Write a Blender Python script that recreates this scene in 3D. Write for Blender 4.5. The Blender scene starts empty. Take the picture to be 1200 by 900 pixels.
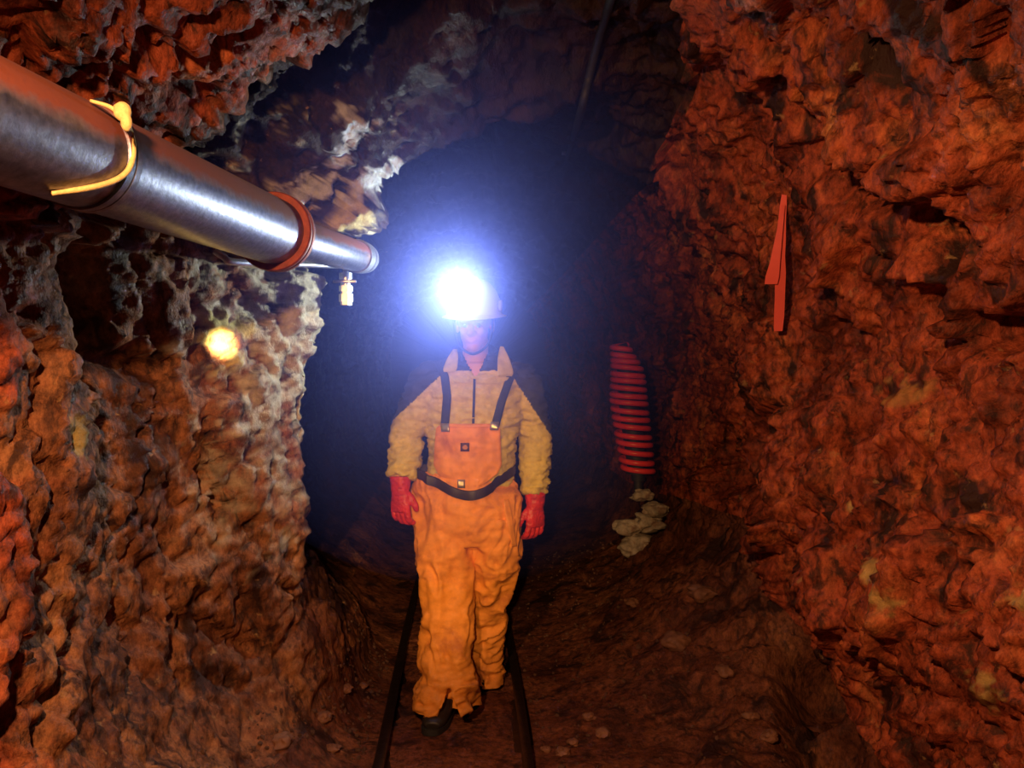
import bpy, bmesh, math, random
import numpy as np
from mathutils import Vector, Matrix, Euler
from mathutils.bvhtree import BVHTree

scene = bpy.context.scene
COL = scene.collection
rng = random.Random(7)

# ------------------------------------------------------------------ camera
F = 933.0
CAM = Vector((0.0, 0.0, 1.52))
ROT = Euler((math.radians(90 - 1.84), 0, math.radians(-3.13)), 'XYZ')
RM = ROT.to_matrix()
cam_data = bpy.data.cameras.new('camera')
cam = bpy.data.objects.new('camera', cam_data)
COL.objects.link(cam)
cam.location = CAM
cam.rotation_euler = ROT
cam_data.lens = F / 1200 * 36
cam_data.sensor_width = 36
cam_data.clip_start = 0.02
scene.camera = cam


def ray(px, py):
    return (RM @ Vector(((px - 600) / F, -(py - 450) / F, -1))).normalized()


def P(px, py, Y):
    """point of the place seen at a pixel, at distance Y along the tunnel"""
    d = ray(px, py)
    return CAM + d * (Y / d.y)


# ------------------------------------------------------------------ noise
def _hash(ix, iy, iz, seed):
    h = (ix.astype(np.int64) * 374761393 + iy.astype(np.int64) * 668265263 + iz.astype(np.int64) * 2147483647 + seed * 974634777) & 0xFFFFFFFF
    h = ((h ^ (h >> 13)) * 1274126177) & 0xFFFFFFFF
    h = ((h ^ (h >> 16)) * 2246822519) & 0xFFFFFFFF
    return (h ^ (h >> 15)) & 0xFFFFFFFF


def _r(h, k):
    h = ((h + k * 0x9E3779B9) * 2654435761) & 0xFFFFFFFF
    h = ((h ^ (h >> 15)) * 2246822519) & 0xFFFFFFFF
    return ((h ^ (h >> 13)) & 0xFFFFFF) / float(0xFFFFFF)


def perlin(p, seed=0):
    i = np.floor(p).astype(np.int64)
    f = p - i
    u = f * f * f * (f * (f * 6 - 15) + 10)
    out = np.zeros(len(p))
    for dx in (0, 1):
        for dy in (0, 1):
            for dz in (0, 1):
                h = _hash(i[:, 0] + dx, i[:, 1] + dy, i[:, 2] + dz, seed)
                g = (_r(h, 1) * 2 - 1) * (f[:, 0] - dx) + (_r(h, 2) * 2 - 1) * (f[:, 1] - dy) + (_r(h, 3) * 2 - 1) * (f[:, 2] - dz)
                w = (u[:, 0] if dx else 1 - u[:, 0]) * (u[:, 1] if dy else 1 - u[:, 1]) * (u[:, 2] if dz else 1 - u[:, 2])
                out += g * w
    return out * 1.3


def fbm(p, seed=0, octv=4, gain=0.5):
    out = np.zeros(len(p))
    a = 1.0
    for k in range(octv):
        out += a * perlin(p * (2 ** k), seed + k * 17)
        a *= gain
    return out


def facets(p, seed=0, hard=16.0):
    """broken-rock facets: every cell is a tilted flat face; also the gap to the next cell"""
    i = np.floor(p).astype(np.int64)
    n = len(p)
    f1 = np.full(n, 9.0)
    f2 = np.full(n, 9.0)
    val = np.zeros(n)
    wsum = np.full(n, 1e-12)
    for dx in (-1, 0, 1):
        for dy in (-1, 0, 1):
            for dz in (-1, 0, 1):
                c = i + np.array((dx, dy, dz))
                h = _hash(c[:, 0], c[:, 1], c[:, 2], seed)
                q = p - c - np.stack((_r(h, 1), _r(h, 2), _r(h, 3)), 1)
                d = np.sqrt((q * q).sum(1))
                v = (_r(h, 4) - .5) + (q[:, 0] * (_r(h, 5) - .5) + q[:, 1] * (_r(h, 6) - .5) + q[:, 2] * (_r(h, 7) - .5)) * 1.6
                w = np.exp(-hard * d)
                val += w * v
                wsum += w
                near = d < f1
                f2 = np.where(near, f1, np.minimum(f2, d))
                f1 = np.where(near, d, f1)
    return val / wsum, f2 - f1


# ------------------------------------------------------------------ materials
def new_mat(name):
    m = bpy.data.materials.new(name)
    m.use_nodes = True
    nt = m.node_tree
    b = nt.nodes['Principled BSDF']
    return m, nt, b


def ramp(nt, stops):
    r = nt.nodes.new('ShaderNodeValToRGB')
    e = r.color_ramp.elements
    while len(e) < len(stops):
        e.new(0.5)
    for k, (pos, c) in enumerate(stops):
        e[k].position = pos
        e[k].color = (*c, 1)
    return r


def noise_node(nt, scale, detail=6, rough=.6, vec=None, dist=0.0):
    n = nt.nodes.new('ShaderNodeTexNoise')
    n.inputs['Scale'].default_value = scale
    n.inputs['Detail'].default_value = detail
    n.inputs['Roughness'].default_value = rough
    n.inputs['Distortion'].default_value = dist
    if vec is not None:
        nt.links.new(vec, n.inputs['Vector'])
    return n


def mixc(nt, fac, a, b, mode='MIX'):
    m = nt.nodes.new('ShaderNodeMix')
    m.data_type = 'RGBA'
    m.blend_type = mode
    for sock, v in ((m.inputs[0], fac), (m.inputs[6], a), (m.inputs[7], b)):
        if hasattr(v, 'is_output'):
            nt.links.new(v, sock)
        elif isinstance(v, tuple):
            sock.default_value = (*v, 1)
        else:
            sock.default_value = v
    return m.outputs[2]


def bump(nt, b, heights, strength=.6, dist=.01):
    prev = None
    for h, s, d in heights:
        bn = nt.nodes.new('ShaderNodeBump')
        bn.inputs['Strength'].default_value = s
        bn.inputs['Distance'].default_value = d
        nt.links.new(h, bn.inputs['Height'])
        if prev is not None:
            nt.links.new(prev, bn.inputs['Normal'])
        prev = bn.outputs['Normal']
    nt.links.new(prev, b.inputs['Normal'])


def rock_material(name, stops, pale=(.62, .51, .35), rough=(.38, .75), stretch=(0, 0, 0), fleck=(.42, .24, .10)):
    m, nt, b = new_mat(name)
    tc = nt.nodes.new('ShaderNodeTexCoord')
    mp = nt.nodes.new('ShaderNodeMapping')
    mp.inputs['Rotation'].default_value = stretch
    mp.inputs['Scale'].default_value = (1, 1, .55)
    nt.links.new(tc.outputs['Object'], mp.inputs['Vector'])
    v = mp.outputs[0]
    n1 = noise_node(nt, 3.2, 8, .68, v, .4)
    r1 = ramp(nt, stops)
    nt.links.new(n1.outputs['Fac'], r1.inputs['Fac'])
    c0 = r1.outputs['Color']
    for att_, st_ in (('red', RUST), ('dark', DARK)):  # warm lit and shaded tones put into the rock colour
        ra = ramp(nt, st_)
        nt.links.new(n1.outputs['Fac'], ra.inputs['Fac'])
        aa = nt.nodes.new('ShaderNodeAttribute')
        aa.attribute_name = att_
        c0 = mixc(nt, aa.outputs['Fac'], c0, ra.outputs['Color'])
    n2 = noise_node(nt, 34, 8, .75, v)
    r2 = ramp(nt, [(.34, (.22, .19, .19)), (.5, (.9, .86, .84)), (.68, (1.6, 1.55, 1.4))])
    nt.links.new(n2.outputs['Fac'], r2.inputs['Fac'])
    c = mixc(nt, 1.0, c0, r2.outputs['Color'], 'MULTIPLY')
    # dark mineral staining
    n3 = noise_node(nt, 5.5, 5, .6, v, .8)
    r3 = ramp(nt, [(.53, (0, 0, 0)), (.63, (1, 1, 1))])
    nt.links.new(n3.outputs['Fac'], r3.inputs['Fac'])
    c = mixc(nt, r3.outputs['Color'], c, (.035, .013, .010))
    n7 = noise_node(nt, 15, 6, .65, v, .6)
    r7 = ramp(nt, [(.54, (0, 0, 0)), (.64, (.85, .85, .85))])
    nt.links.new(n7.outputs['Fac'], r7.inputs['Fac'])
    c = mixc(nt, r7.outputs['Color'], c, (.030, .012, .009))
    n8 = noise_node(nt, 19, 5, .6, tc.outputs['Object'], .3)
    r8 = ramp(nt, [(.64, (0, 0, 0)), (.72, (.7, .7, .7))])
    nt.links.new(n8.outputs['Fac'], r8.inputs['Fac'])
    c = mixc(nt, r8.outputs['Color'], c, fleck)
    # pale, yellow and white mineral tints, some with lamp light painted in
    for att, col in (('pale', pale), ('ore_glow', (.74, .56, .18)), ('quartz_glow', (.62, .6, .62))):
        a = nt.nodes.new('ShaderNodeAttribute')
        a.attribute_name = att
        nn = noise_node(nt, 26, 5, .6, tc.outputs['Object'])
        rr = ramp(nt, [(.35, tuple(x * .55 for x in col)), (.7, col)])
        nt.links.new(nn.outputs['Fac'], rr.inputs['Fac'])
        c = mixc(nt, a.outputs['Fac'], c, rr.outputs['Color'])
    nt.links.new(c, b.inputs['Base Color'])
    n4 = noise_node(nt, 9, 4, .6, v)
    rr = ramp(nt, [(.35, (rough[0],) * 3), (.65, (rough[1],) * 3)])
    nt.links.new(n4.outputs['Fac'], rr.inputs['Fac'])
    nt.links.new(rr.outputs['Color'], b.inputs['Roughness'])
    b.inputs['Specular IOR Level'].default_value = .22
    n5 = noise_node(nt, 60, 5, .65, v)
    vo = nt.nodes.new('ShaderNodeTexVoronoi')
    vo.inputs['Scale'].default_value = 30
    nt.links.new(v, vo.inputs['Vector'])
    bump(nt, b, [(vo.outputs['Distance'], .15, .008), (n5.outputs['Fac'], .8, .012)])
    return m


def plain(name, col, rough=.6, metal=0.0, var=.25, scale=30, bmp=.25, dirt=None, bdist=.003):
    m, nt, b = new_mat(name)
    tc = nt.nodes.new('ShaderNodeTexCoord')
    n = noise_node(nt, scale, 5, .6, tc.outputs['Object'])
    lo = tuple(x * (1 - var) for x in col)
    hi = tuple(min(1, x * (1 + var)) for x in col)
    r = ramp(nt, [(.3, lo), (.7, hi)])
    nt.links.new(n.outputs['Fac'], r.inputs['Fac'])
    c = r.outputs['Color']
    if dirt:
        n2 = noise_node(nt, dirt[1], 5, .65, tc.outputs['Object'], .3)
        r2 = ramp(nt, [(dirt[2], (0, 0, 0)), (dirt[2] + .15, (dirt[3],) * 3)])
        nt.links.new(n2.outputs['Fac'], r2.inputs['Fac'])
        c = mixc(nt, r2.outputs['Color'], c, dirt[0])
    nt.links.new(c, b.inputs['Base Color'])
    b.inputs['Roughness'].default_value = rough
    b.inputs['Metallic'].default_value = metal
    if bmp:
        n3 = noise_node(nt, scale * 2.5, 4, .6, tc.outputs['Object'])
        bump(nt, b, [(n3.outputs['Fac'], bmp, bdist)])
    return m


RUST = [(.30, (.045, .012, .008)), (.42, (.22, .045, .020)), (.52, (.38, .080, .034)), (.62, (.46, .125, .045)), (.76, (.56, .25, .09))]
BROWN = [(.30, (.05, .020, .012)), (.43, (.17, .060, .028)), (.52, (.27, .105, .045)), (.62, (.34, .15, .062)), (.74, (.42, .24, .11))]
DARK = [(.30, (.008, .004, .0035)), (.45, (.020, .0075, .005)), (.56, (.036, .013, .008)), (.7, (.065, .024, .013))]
DIRT = [(.30, (.055, .020, .013)), (.45, (.14, .045, .024)), (.56, (.20, .070, .034)), (.7, (.27, .11, .05))]
M_left = rock_material('rusty_brown_rock', BROWN, stretch=(.2, .3, 0))
M_right = rock_material('iron_red_rock', RUST, pale=(.62, .34, .10), stretch=(0, .7, 0))
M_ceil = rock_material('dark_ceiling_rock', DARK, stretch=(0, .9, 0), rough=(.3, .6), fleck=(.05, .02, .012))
M_floor = rock_material('trodden_red_dirt', DIRT, rough=(.45, .85), fleck=(.16, .06, .03))

# ------------------------------------------------------------------ tunnel shell
ST = {
    -1.5: [(-.06, 0), (-.5, 0), (-.9, .1), (-1.15, .5), (-1.25, 1.0), (-1.28, 1.5), (-1.2, 2.05), (-.85, 2.38), (-.4, 2.55), (.1, 2.65), (.6, 2.62), (1.0, 2.45), (1.35, 2.0), (1.5, 1.4), (1.45, .8), (1.4, .3), (1.1, .05), (.4, 0)],
    .8: [(-.06, 0), (-.5, 0), (-.9, .1), (-1.15, .5), (-1.25, 1.0), (-1.28, 1.5), (-1.2, 2.05), (-.85, 2.36), (-.4, 2.55), (.1, 2.66), (.6, 2.64), (1.0, 2.45), (1.35, 2.0), (1.5, 1.4), (1.45, .8), (1.4, .3), (1.1, .05), (.4, 0)],
    1.5: [(-.06, 0), (-.5, .01), (-.85, .15), (-1.1, .45), (-1.17, 1.0), (-1.2, 1.6), (-1.1, 2.02), (-.78, 2.25), (-.37, 2.48), (.1, 2.68), (.5, 2.68), (.85, 2.48), (1.25, 2.0), (1.44, 1.4), (1.38, .8), (1.40, .25), (1.1, .05), (.4, 0)],
    2.15: [(-.06, 0), (-.48, .01), (-.75, .18), (-1.0, .5), (-1.07, 1.0), (-1.07, 1.55), (-1.06, 1.98), (-.78, 2.17), (-.40, 2.44), (.1, 2.72), (.5, 2.72), (.80, 2.5), (1.13, 2.16), (1.38, 1.5), (1.30, .8), (1.40, .2), (1.15, .04), (.4, 0)],
    2.36: [(-.06, 0), (-.48, .01), (-.74, .18), (-1.0, .5), (-1.10, 1.0), (-1.12, 1.55), (-1.06, 1.98), (-.80, 2.16), (-.44, 2.44), (.1, 2.76), (.52, 2.72), (.80, 2.5), (1.10, 2.16), (1.38, 1.5), (1.29, .8), (1.40, .2), (1.15, .04), (.4, 0)],
    2.62: [(-.06, 0), (-.47, .01), (-.76, .15), (-.99, .46), (-1.02, 1.0), (-1.03, 1.55), (-.98, 1.98), (-.88, 2.27), (-.50, 2.62), (.1, 2.76), (.55, 2.76), (.86, 2.48), (1.08, 2.16), (1.36, 1.55), (1.27, .8), (1.40, .2), (1.15, .05), (.4, 0)],
    2.9: [(-.06, 0), (-.46, .01), (-.68, .16), (-.86, .48), (-.82, 1.0), (-.81, 1.55), (-.79, 1.92), (-.67, 2.13), (-.40, 2.40), (.13, 2.62), (.62, 2.72), (1.0, 2.44), (1.22, 2.06), (1.35, 1.5), (1.26, .84), (1.41, .21), (1.15, .06), (.42, 0)],
    3.15: [(-.06, 0), (-.45, .02), (-.60, .19), (-.71, .55), (-.63, 1.05), (-.60, 1.5), (-.605, 1.85), (-.51, 2.06), (-.23, 2.29), (.2, 2.44), (.68, 2.62), (1.06, 2.40), (1.28, 1.99), (1.34, 1.5), (1.27, .87), (1.41, .28), (1.15, .1), (.42, 0)],
    3.38: [(-.06, 0), (-.44, .02), (-.56, .24), (-.72, .55), (-1.0, 1.0), (-1.15, 1.6), (-1.05, 2.1), (-.85, 2.5), (-.35, 2.73), (.22, 2.70), (.72, 2.60), (1.05, 2.36), (1.27, 1.97), (1.34, 1.47), (1.29, .92), (1.42, .42), (1.15, .2), (.44, .01)],
    3.65: [(-.06, 0), (-.44, .02), (-.55, .26), (-.70, .54), (-1.05, .95), (-1.25, 1.6), (-1.15, 2.1), (-.92, 2.55), (-.38, 2.78), (.24, 2.72), (.74, 2.56), (1.04, 2.30), (1.26, 1.94), (1.34, 1.45), (1.32, .98), (1.42, .60), (1.15, .30), (.46, .02)],
    3.95: [(-.06, 0), (-.44, .03), (-.54, .24), (-.80, .52), (-1.15, .95), (-1.3, 1.6), (-1.2, 2.1), (-.95, 2.55), (-.38, 2.74), (.28, 2.64), (.80, 2.42), (1.05, 2.2), (1.24, 1.85), (1.34, 1.4), (1.36, 1.0), (1.44, .74), (1.15, .38), (.5, .04)],
    4.18: [(-.06, 0), (-.46, .03), (-.6, .22), (-.9, .58), (-1.15, 1.0), (-1.2, 1.6), (-1.1, 2.1), (-.85, 2.55), (-.35, 2.82), (.28, 2.86), (.90, 2.62), (1.18, 2.3), (1.33, 1.85), (1.38, 1.4), (1.40, 1.0), (1.43, .72), (1.15, .37), (.5, .05)],
    5.0: [(-.06, 0), (-.5, .03), (-.8, .2), (-1.2, .5), (-1.4, 1.0), (-1.42, 1.6), (-1.3, 2.1), (-1.0, 2.6), (-.4, 2.9), (.3, 2.95), (.9, 2.7), (1.22, 2.3), (1.40, 1.85), (1.44, 1.4), (1.44, 1.0), (1.42, .65), (1.12, .28), (.5, .04)],
    7.0: [(-.06, 0), (-.5, .02), (-.8, .2), (-1.2, .5), (-1.4, 1.0), (-1.42, 1.6), (-1.3, 2.1), (-1.0, 2.5), (-.4, 2.75), (.3, 2.8), (.9, 2.6), (1.2, 2.3), (1.38, 1.85), (1.42, 1.4), (1.42, 1.0), (1.4, .5), (1.1, .15), (.5, .02)],
    13.0: [(-.06, 0), (-.5, .02), (-.8, .2), (-1.1, .5), (-1.25, 1.0), (-1.25, 1.6), (-1.15, 2.0), (-.9, 2.3), (-.4, 2.55), (.3, 2.6), (.8, 2.4), (1.1, 2.1), (1.3, 1.75), (1.32, 1.4), (1.32, 1.0), (1.3, .5), (1.05, .12), (.5, .02)],
}
ys = np.array(sorted(ST))
ctrl = np.array([ST[k] for k in sorted(ST)])          # station, point, xz


def pchip(xk, yk, x):
    h = np.diff(xk)
    d = np.diff(yk, axis=0) / h.reshape(-1, *([1] * (yk.ndim - 1)))
    m = np.zeros_like(yk)
    m[0], m[-1] = d[0], d[-1]
    same = d[:-1] * d[1:] > 0
    with np.errstate(divide='ignore', invalid='ignore'):
        hm = 2 * d[:-1] * d[1:] / (d[:-1] + d[1:])
    m[1:-1] = np.where(same, hm, 0)
    k = np.clip(np.searchsorted(xk, x, 'right') - 1, 0, len(xk) - 2)
    t = ((x - xk[k]) / h[k]).reshape(-1, *([1] * (yk.ndim - 1)))
    hh = h[k].reshape(t.shape)
    return (yk[k] * (2 * t**3 - 3 * t**2 + 1) + m[k] * hh * (t**3 - 2 * t**2 + t) + yk[k + 1] * (-2 * t**3 + 3 * t**2) + m[k + 1] * hh * (t**3 - t**2))


rows = np.concatenate((np.arange(-1.5, .9, .08), np.arange(.9, 1.5, .03), np.arange(1.5, 3.8, .0115), np.arange(3.8, 4.25, .009), np.arange(4.25, 5.6, .025), np.arange(5.6, 13.01, .1)))
prof = pchip(ys, ctrl, rows)                          # rows, 18, 2
NP_ = 18
SEG = np.array([12, 22, 30, 44, 52, 48, 42, 44, 40, 40, 44, 46, 56, 56, 56, 34, 34, 20])   # samples between control points
sv = np.concatenate([k + np.arange(n) / n for k, n in enumerate(SEG)])
k0 = np.floor(sv).astype(int)
t = (sv - k0)[None, :, None]
p0, p1, p2, p3 = (prof[:, (k0 + o) % NP_] for o in (-1, 0, 1, 2))
cr = .5 * (2 * p1 + (p2 - p0) * t + (2 * p0 - 5 * p1 + 4 * p2 - p3) * t**2 + (3 * p1 - p0 - 3 * p2 + p3) * t**3)
NR, NS = cr.shape[:2]
base = np.zeros((NR, NS, 3))
base[:, :, 0] = cr[:, :, 0]
base[:, :, 1] = rows[:, None]
base[:, :, 2] = cr[:, :, 1]
du = np.gradient(base, axis=0)
dv = (np.roll(base, -1, 1) - np.roll(base, 1, 1))
nrm = np.cross(dv, du)
nrm /= np.linalg.norm(nrm, axis=2, keepdims=True) + 1e-9
cen = np.stack((np.full(NR, .1), rows, np.full(NR, 1.3)), 1)[:, None, :]
flip = np.sign(((cen - base) * nrm).sum(2).mean())
nrm *= flip                                            # towards the inside
pts = base.reshape(-1, 3)
amp = np.interp(sv, [0, 1, 1.6, 2.2, 3, 9, 14.5, 15.2, 16, 16.6, 17, 18], [.10, .12, .22, .38, .7, 1, 1, .8, .5, .25, .14, .10])
amp = np.tile(amp, NR)
ceil_w = np.tile(np.exp(-((sv - 9.3) / 1.5) ** 2), NR)
sideR = np.tile((sv > 10.5).astype(float), NR)
# foliation: beds dip down to the right on the right wall, down to the left under the roof, upright on the left wall
low_l = (sideR < .5) & (pts[:, 2] < 1.85)
ang = np.where(sideR > .5, math.radians(48), np.where(low_l, math.radians(80), math.radians(-42)))
ca, sa = np.cos(ang), np.sin(ang)
yz = pts[:, 1] - pts[:, 0] * np.where(sideR > .5, 1, -1) * .4
q = np.stack((pts[:, 0], yz * ca - pts[:, 2] * sa, yz * sa + pts[:, 2] * ca), 1)
qs = q * np.array((1, .72, 1.25))
g0 = fbm(pts * 1.3, 3, 3)
w3 = np.stack((perlin(pts * 4, 31), perlin(pts * 4, 32), perlin(pts * 4, 33)), 1)
fa, ga = facets(qs * 3.0 + w3 * .3, 5, 40)
fb, gb = facets(qs * 7.0 + w3 * .45, 8, 32)
fc, gc = facets(pts * 17 + w3 * .6, 9, 22)
rid = 1 - np.abs(fbm(qs * 2.6, 11, 5, .6)) * 2
n1_ = fbm(qs * 6.0, 61, 5, .62)
pits = np.clip(fbm(pts * 9, 63, 3, .6) - .18, 0, 1)
fine = fbm(pts * 26, 21, 4, .7)
relief = np.where(low_l, .7, 1.0)
disp = g0 * .06 + fa * .125 * relief + fb * .040 * relief + fc * .022 + rid * .022 + n1_ * .022 + fine * .015 - pits * .055
disp -= (.045 * np.exp(-ga / .05) * (.5 + .5 * np.clip(g0 * 3 + .5, 0, 1)) + .016 * np.exp(-gb / .06)) * (n1_ > -.3)
disp *= amp * (1 - .35 * ceil_w)
pos = pts + nrm.reshape(-1, 3) * disp[:, None]

faces_idx = []
ii = np.arange(NR - 1)[:, None]
jj = np.arange(NS)[None, :]
quads = np.stack((ii * NS + jj, (ii + 1) * NS + jj, (ii + 1) * NS + (jj + 1) % NS, ii * NS + (jj + 1) % NS), -1)
qlist = [tuple(f) for f in quads.reshape(-1, 4)]
bv = BVHTree.FromPolygons([tuple(v) for v in pos], qlist)


def hit(px, py, off=0.0):
    d = ray(px, py)
    loc, n, _, dist = bv.ray_cast(CAM, d, 30)
    return CAM + d * (dist - off)


# open cracks and overhangs in the rock
CRACKS = [
    ([(846, 470), (858, 545), (880, 610), (903, 690), (935, 780), (964, 897)], .40, .075),
    ([(886, 128), (930, 190), (985, 240), (1060, 300)], .48, .075),
    ([(1005, 50), (1050, 100)], .10, .03),
    ([(1085, 365), (1140, 402), (1205, 385)], .28, .045),
    ([(1030, 575), (1100, 625), (1150, 640)], .05, .018),
    ([(1130, 670), (1135, 760)], .07, .022),
    ([(1000, 745), (1010, 790), (1080, 815), (1140, 840)], .06, .020),
    ([(930, 560), (960, 640), (985, 760), (1000, 880)], .06, .022),
    ([(98, 300), (112, 380), (104, 450)], .15, .045),
    ([(130, 420), (180, 430)], .10, .04),
    ([(8, 880), (25, 780), (50, 690)], .15, .030),
    ([(45, 860), (60, 820), (80, 740)], .08, .025),
    ([(240, 560), (262, 590)], .08, .03),
    ([(240, 735), (300, 760)], .06, .03),
    ([(180, 60), (230, 80), (300, 40)], .10, .03),
    ([(20, 30), (70, 30)], .06, .02),
]
carve = np.zeros(len(pos))
for poly, dep, wid in CRACKS:
    hp = [np.array(hit(*p)) for p in poly]
    dmin = np.full(len(pos), 9.0)
    for a, b in zip(hp[:-1], hp[1:]):
        ab = b - a
        t_ = np.clip(((pos - a) @ ab) / (ab @ ab + 1e-9), 0, 1)
        dmin = np.minimum(dmin, np.linalg.norm(pos - a - t_[:, None] * ab, axis=1))
    wv = wid * (1 + .5 * np.clip(perlin(pos * 8, 77), -.8, .8))
    carve += dep * np.exp(-(dmin / wv) ** 2)
pos = pos - nrm.reshape(-1, 3) * carve[:, None]
posg = pos.reshape(NR, NS, 3)
bv = BVHTree.FromPolygons([tuple(v) for v in pos], qlist)

# mineral patches in the rock; some also hold painted lamp light
att = {'pale': np.zeros(len(pos)), 'ore_glow': np.zeros(len(pos)), 'quartz_glow': np.zeros(len(pos))}
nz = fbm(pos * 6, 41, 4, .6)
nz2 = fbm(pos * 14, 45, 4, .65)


def vein_or_glow(kind, px, py, rad, strength=1.0, thr=.0, squash=(1, 1, 1), sharp=6.0):
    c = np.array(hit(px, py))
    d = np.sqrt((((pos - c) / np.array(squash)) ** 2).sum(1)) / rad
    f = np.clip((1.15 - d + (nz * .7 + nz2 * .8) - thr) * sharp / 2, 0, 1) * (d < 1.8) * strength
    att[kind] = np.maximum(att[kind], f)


vein_or_glow('pale', 355, 370, .40, .95, .15, (1, 1, 1.25), 4)  # tan rock by the corner, with headlamp light painted in
vein_or_glow('pale', 320, 560, .36, .65, .45, (1, 1, 1), 3)
vein_or_glow('pale', 150, 300, .25, .35, .3, (1, 1, 1), 1.2)
vein_or_glow('ore_glow', 262, 402, .085, 1, .1)  # yellow rock with the glow of the hot spot painted in
vein_or_glow('ore_glow', 280, 385, .06, 1, .2)
vein_or_glow('ore_glow', 408, 262, .10, .8, .1)
vein_or_glow('ore_glow', 352, 480, .13, .7, .45, (1, 1, 1.5))
vein_or_glow('ore_glow', 100, 510, .05, .6, .2)
vein_or_glow('ore_glow', 1032, 705, .055, .6, .25)
vein_or_glow('ore_glow', 1020, 670, .035, .7, .1)
vein_or_glow('ore_glow', 1190, 705, .06, .55, .3)
vein_or_glow('ore_glow', 995, 590, .03, .6, .2)
vein_or_glow('ore_glow', 1140, 810, .07, .55, .35)
vein_or_glow('pale', 1060, 450, .12, .6, .5)
for px, py, r_ in ((412, 155, .085), (440, 212, .10), (375, 222, .09), (395, 182, .08), (460, 195, .06)):  # roof patches: pale mineral plus headlamp light painted in
    vein_or_glow('quartz_glow', px, py, r_, .95, .3, (1.1, 1, 1), 7)



sgrid = np.tile(sv, NR)
ygrid = np.repeat(rows, NS)
wob = nz * .25
att['red'] = np.clip((sgrid - 5.7 + wob) * 3, 0, 1) * np.clip((2.42 - ygrid + wob * .3) * 14, 0, 1) * (sgrid < 9) * np.clip((8.3 - sgrid + wob) * 2, 0, 1)  # rust red slab, its warm lit look painted in
att['quartz_glow'] *= 1 - np.clip(att['red'] * 2, 0, 1)
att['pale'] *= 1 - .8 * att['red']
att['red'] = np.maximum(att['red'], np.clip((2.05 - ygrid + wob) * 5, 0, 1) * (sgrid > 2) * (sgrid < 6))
att['dark'] = np.clip((sgrid - 6.2 + wob) * 3, 0, 1) * np.clip((ygrid - 2.40 + wob * .3) * 14, 0, 1) * (sgrid < 9)  # shade of the roof recess painted as darker rock
att['dark'] = np.maximum(att['dark'], np.clip((ygrid - 3.3) * 4, 0, 1) * (sgrid > 2.2) * (sgrid < 9) * .8)  # shade behind the left corner painted darker


def tag(o, label=None, cat=None, group=None, kind=None):
    for k, v in (('label', label), ('category', cat), ('group', group), ('kind', kind)):
        if v:
            o[k] = v
    return o


def shell(name, mat, s0, s1, label, cat):
    js = np.where((sv >= s0) & (sv < s1))[0] if s0 < s1 else np.concatenate((np.where(sv >= s0)[0], np.where(sv < s1)[0]))
    cols = np.concatenate((js, [(js[-1] + 1) % NS]))
    sub = (np.arange(NR)[:, None] * NS + cols[None, :]).reshape(-1)
    w = len(cols)
    a = np.arange(NR - 1)[:, None]
    b = np.arange(w - 1)[None, :]
    fq = np.stack((a * w + b, (a + 1) * w + b, (a + 1) * w + b + 1, a * w + b + 1), -1).reshape(-1, 4)
    if flip > 0:
        fq = fq[:, ::-1]
    me = bpy.data.meshes.new(name)
    me.from_pydata(pos[sub].tolist(), [], fq.tolist())
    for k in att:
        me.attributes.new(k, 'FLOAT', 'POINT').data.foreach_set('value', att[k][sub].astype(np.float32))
    me.polygons.foreach_set('use_smooth', np.ones(len(fq), dtype=bool))
    me.materials.append(mat)
    o = bpy.data.objects.new(name, me)
    COL.objects.link(o)
    tag(o, label, cat, kind='structure')
    return o


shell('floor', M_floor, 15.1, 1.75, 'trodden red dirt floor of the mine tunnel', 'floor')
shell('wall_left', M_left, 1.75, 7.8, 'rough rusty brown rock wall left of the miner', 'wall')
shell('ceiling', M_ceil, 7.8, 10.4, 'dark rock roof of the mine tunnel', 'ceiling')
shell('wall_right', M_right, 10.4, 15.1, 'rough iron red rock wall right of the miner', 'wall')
# the far end of the drift where it turns away
endr = [tuple(posg[-1, j]) for j in range(NS)]
me = bpy.data.meshes.new('wall_back')
me.from_pydata(endr + [(.1, 13.4, 1.3)], [], [(j, (j + 1) % NS, NS) for j in range(NS)])
me.materials.append(M_ceil)
o = bpy.data.objects.new('wall_back', me)
COL.objects.link(o)
tag(o, 'dark rock face at the far end of the tunnel', 'wall', kind='structure')
endr = [tuple(posg[0, j]) for j in range(NS)]
me = bpy.data.meshes.new('wall_front')
me.from_pydata(endr + [(.1, -1.8, 1.3)], [], [(j, (j + 1) % NS, NS) for j in range(NS)])
me.materials.append(M_ceil)
o = bpy.data.objects.new('wall_front', me)
COL.objects.link(o)
tag(o, 'rock face of the tunnel behind the viewpoint', 'wall', kind='structure')

# ------------------------------------------------------------------ mesh helpers
ORIGIN = {}


def root(name, loc, label, cat, group=None):
    e = bpy.data.objects.new(name, None)
    e.empty_display_size = .1
    COL.objects.link(e)
    e.location = loc
    ORIGIN[e.name] = Vector(loc)
    return tag(e, label, cat, group)


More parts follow.
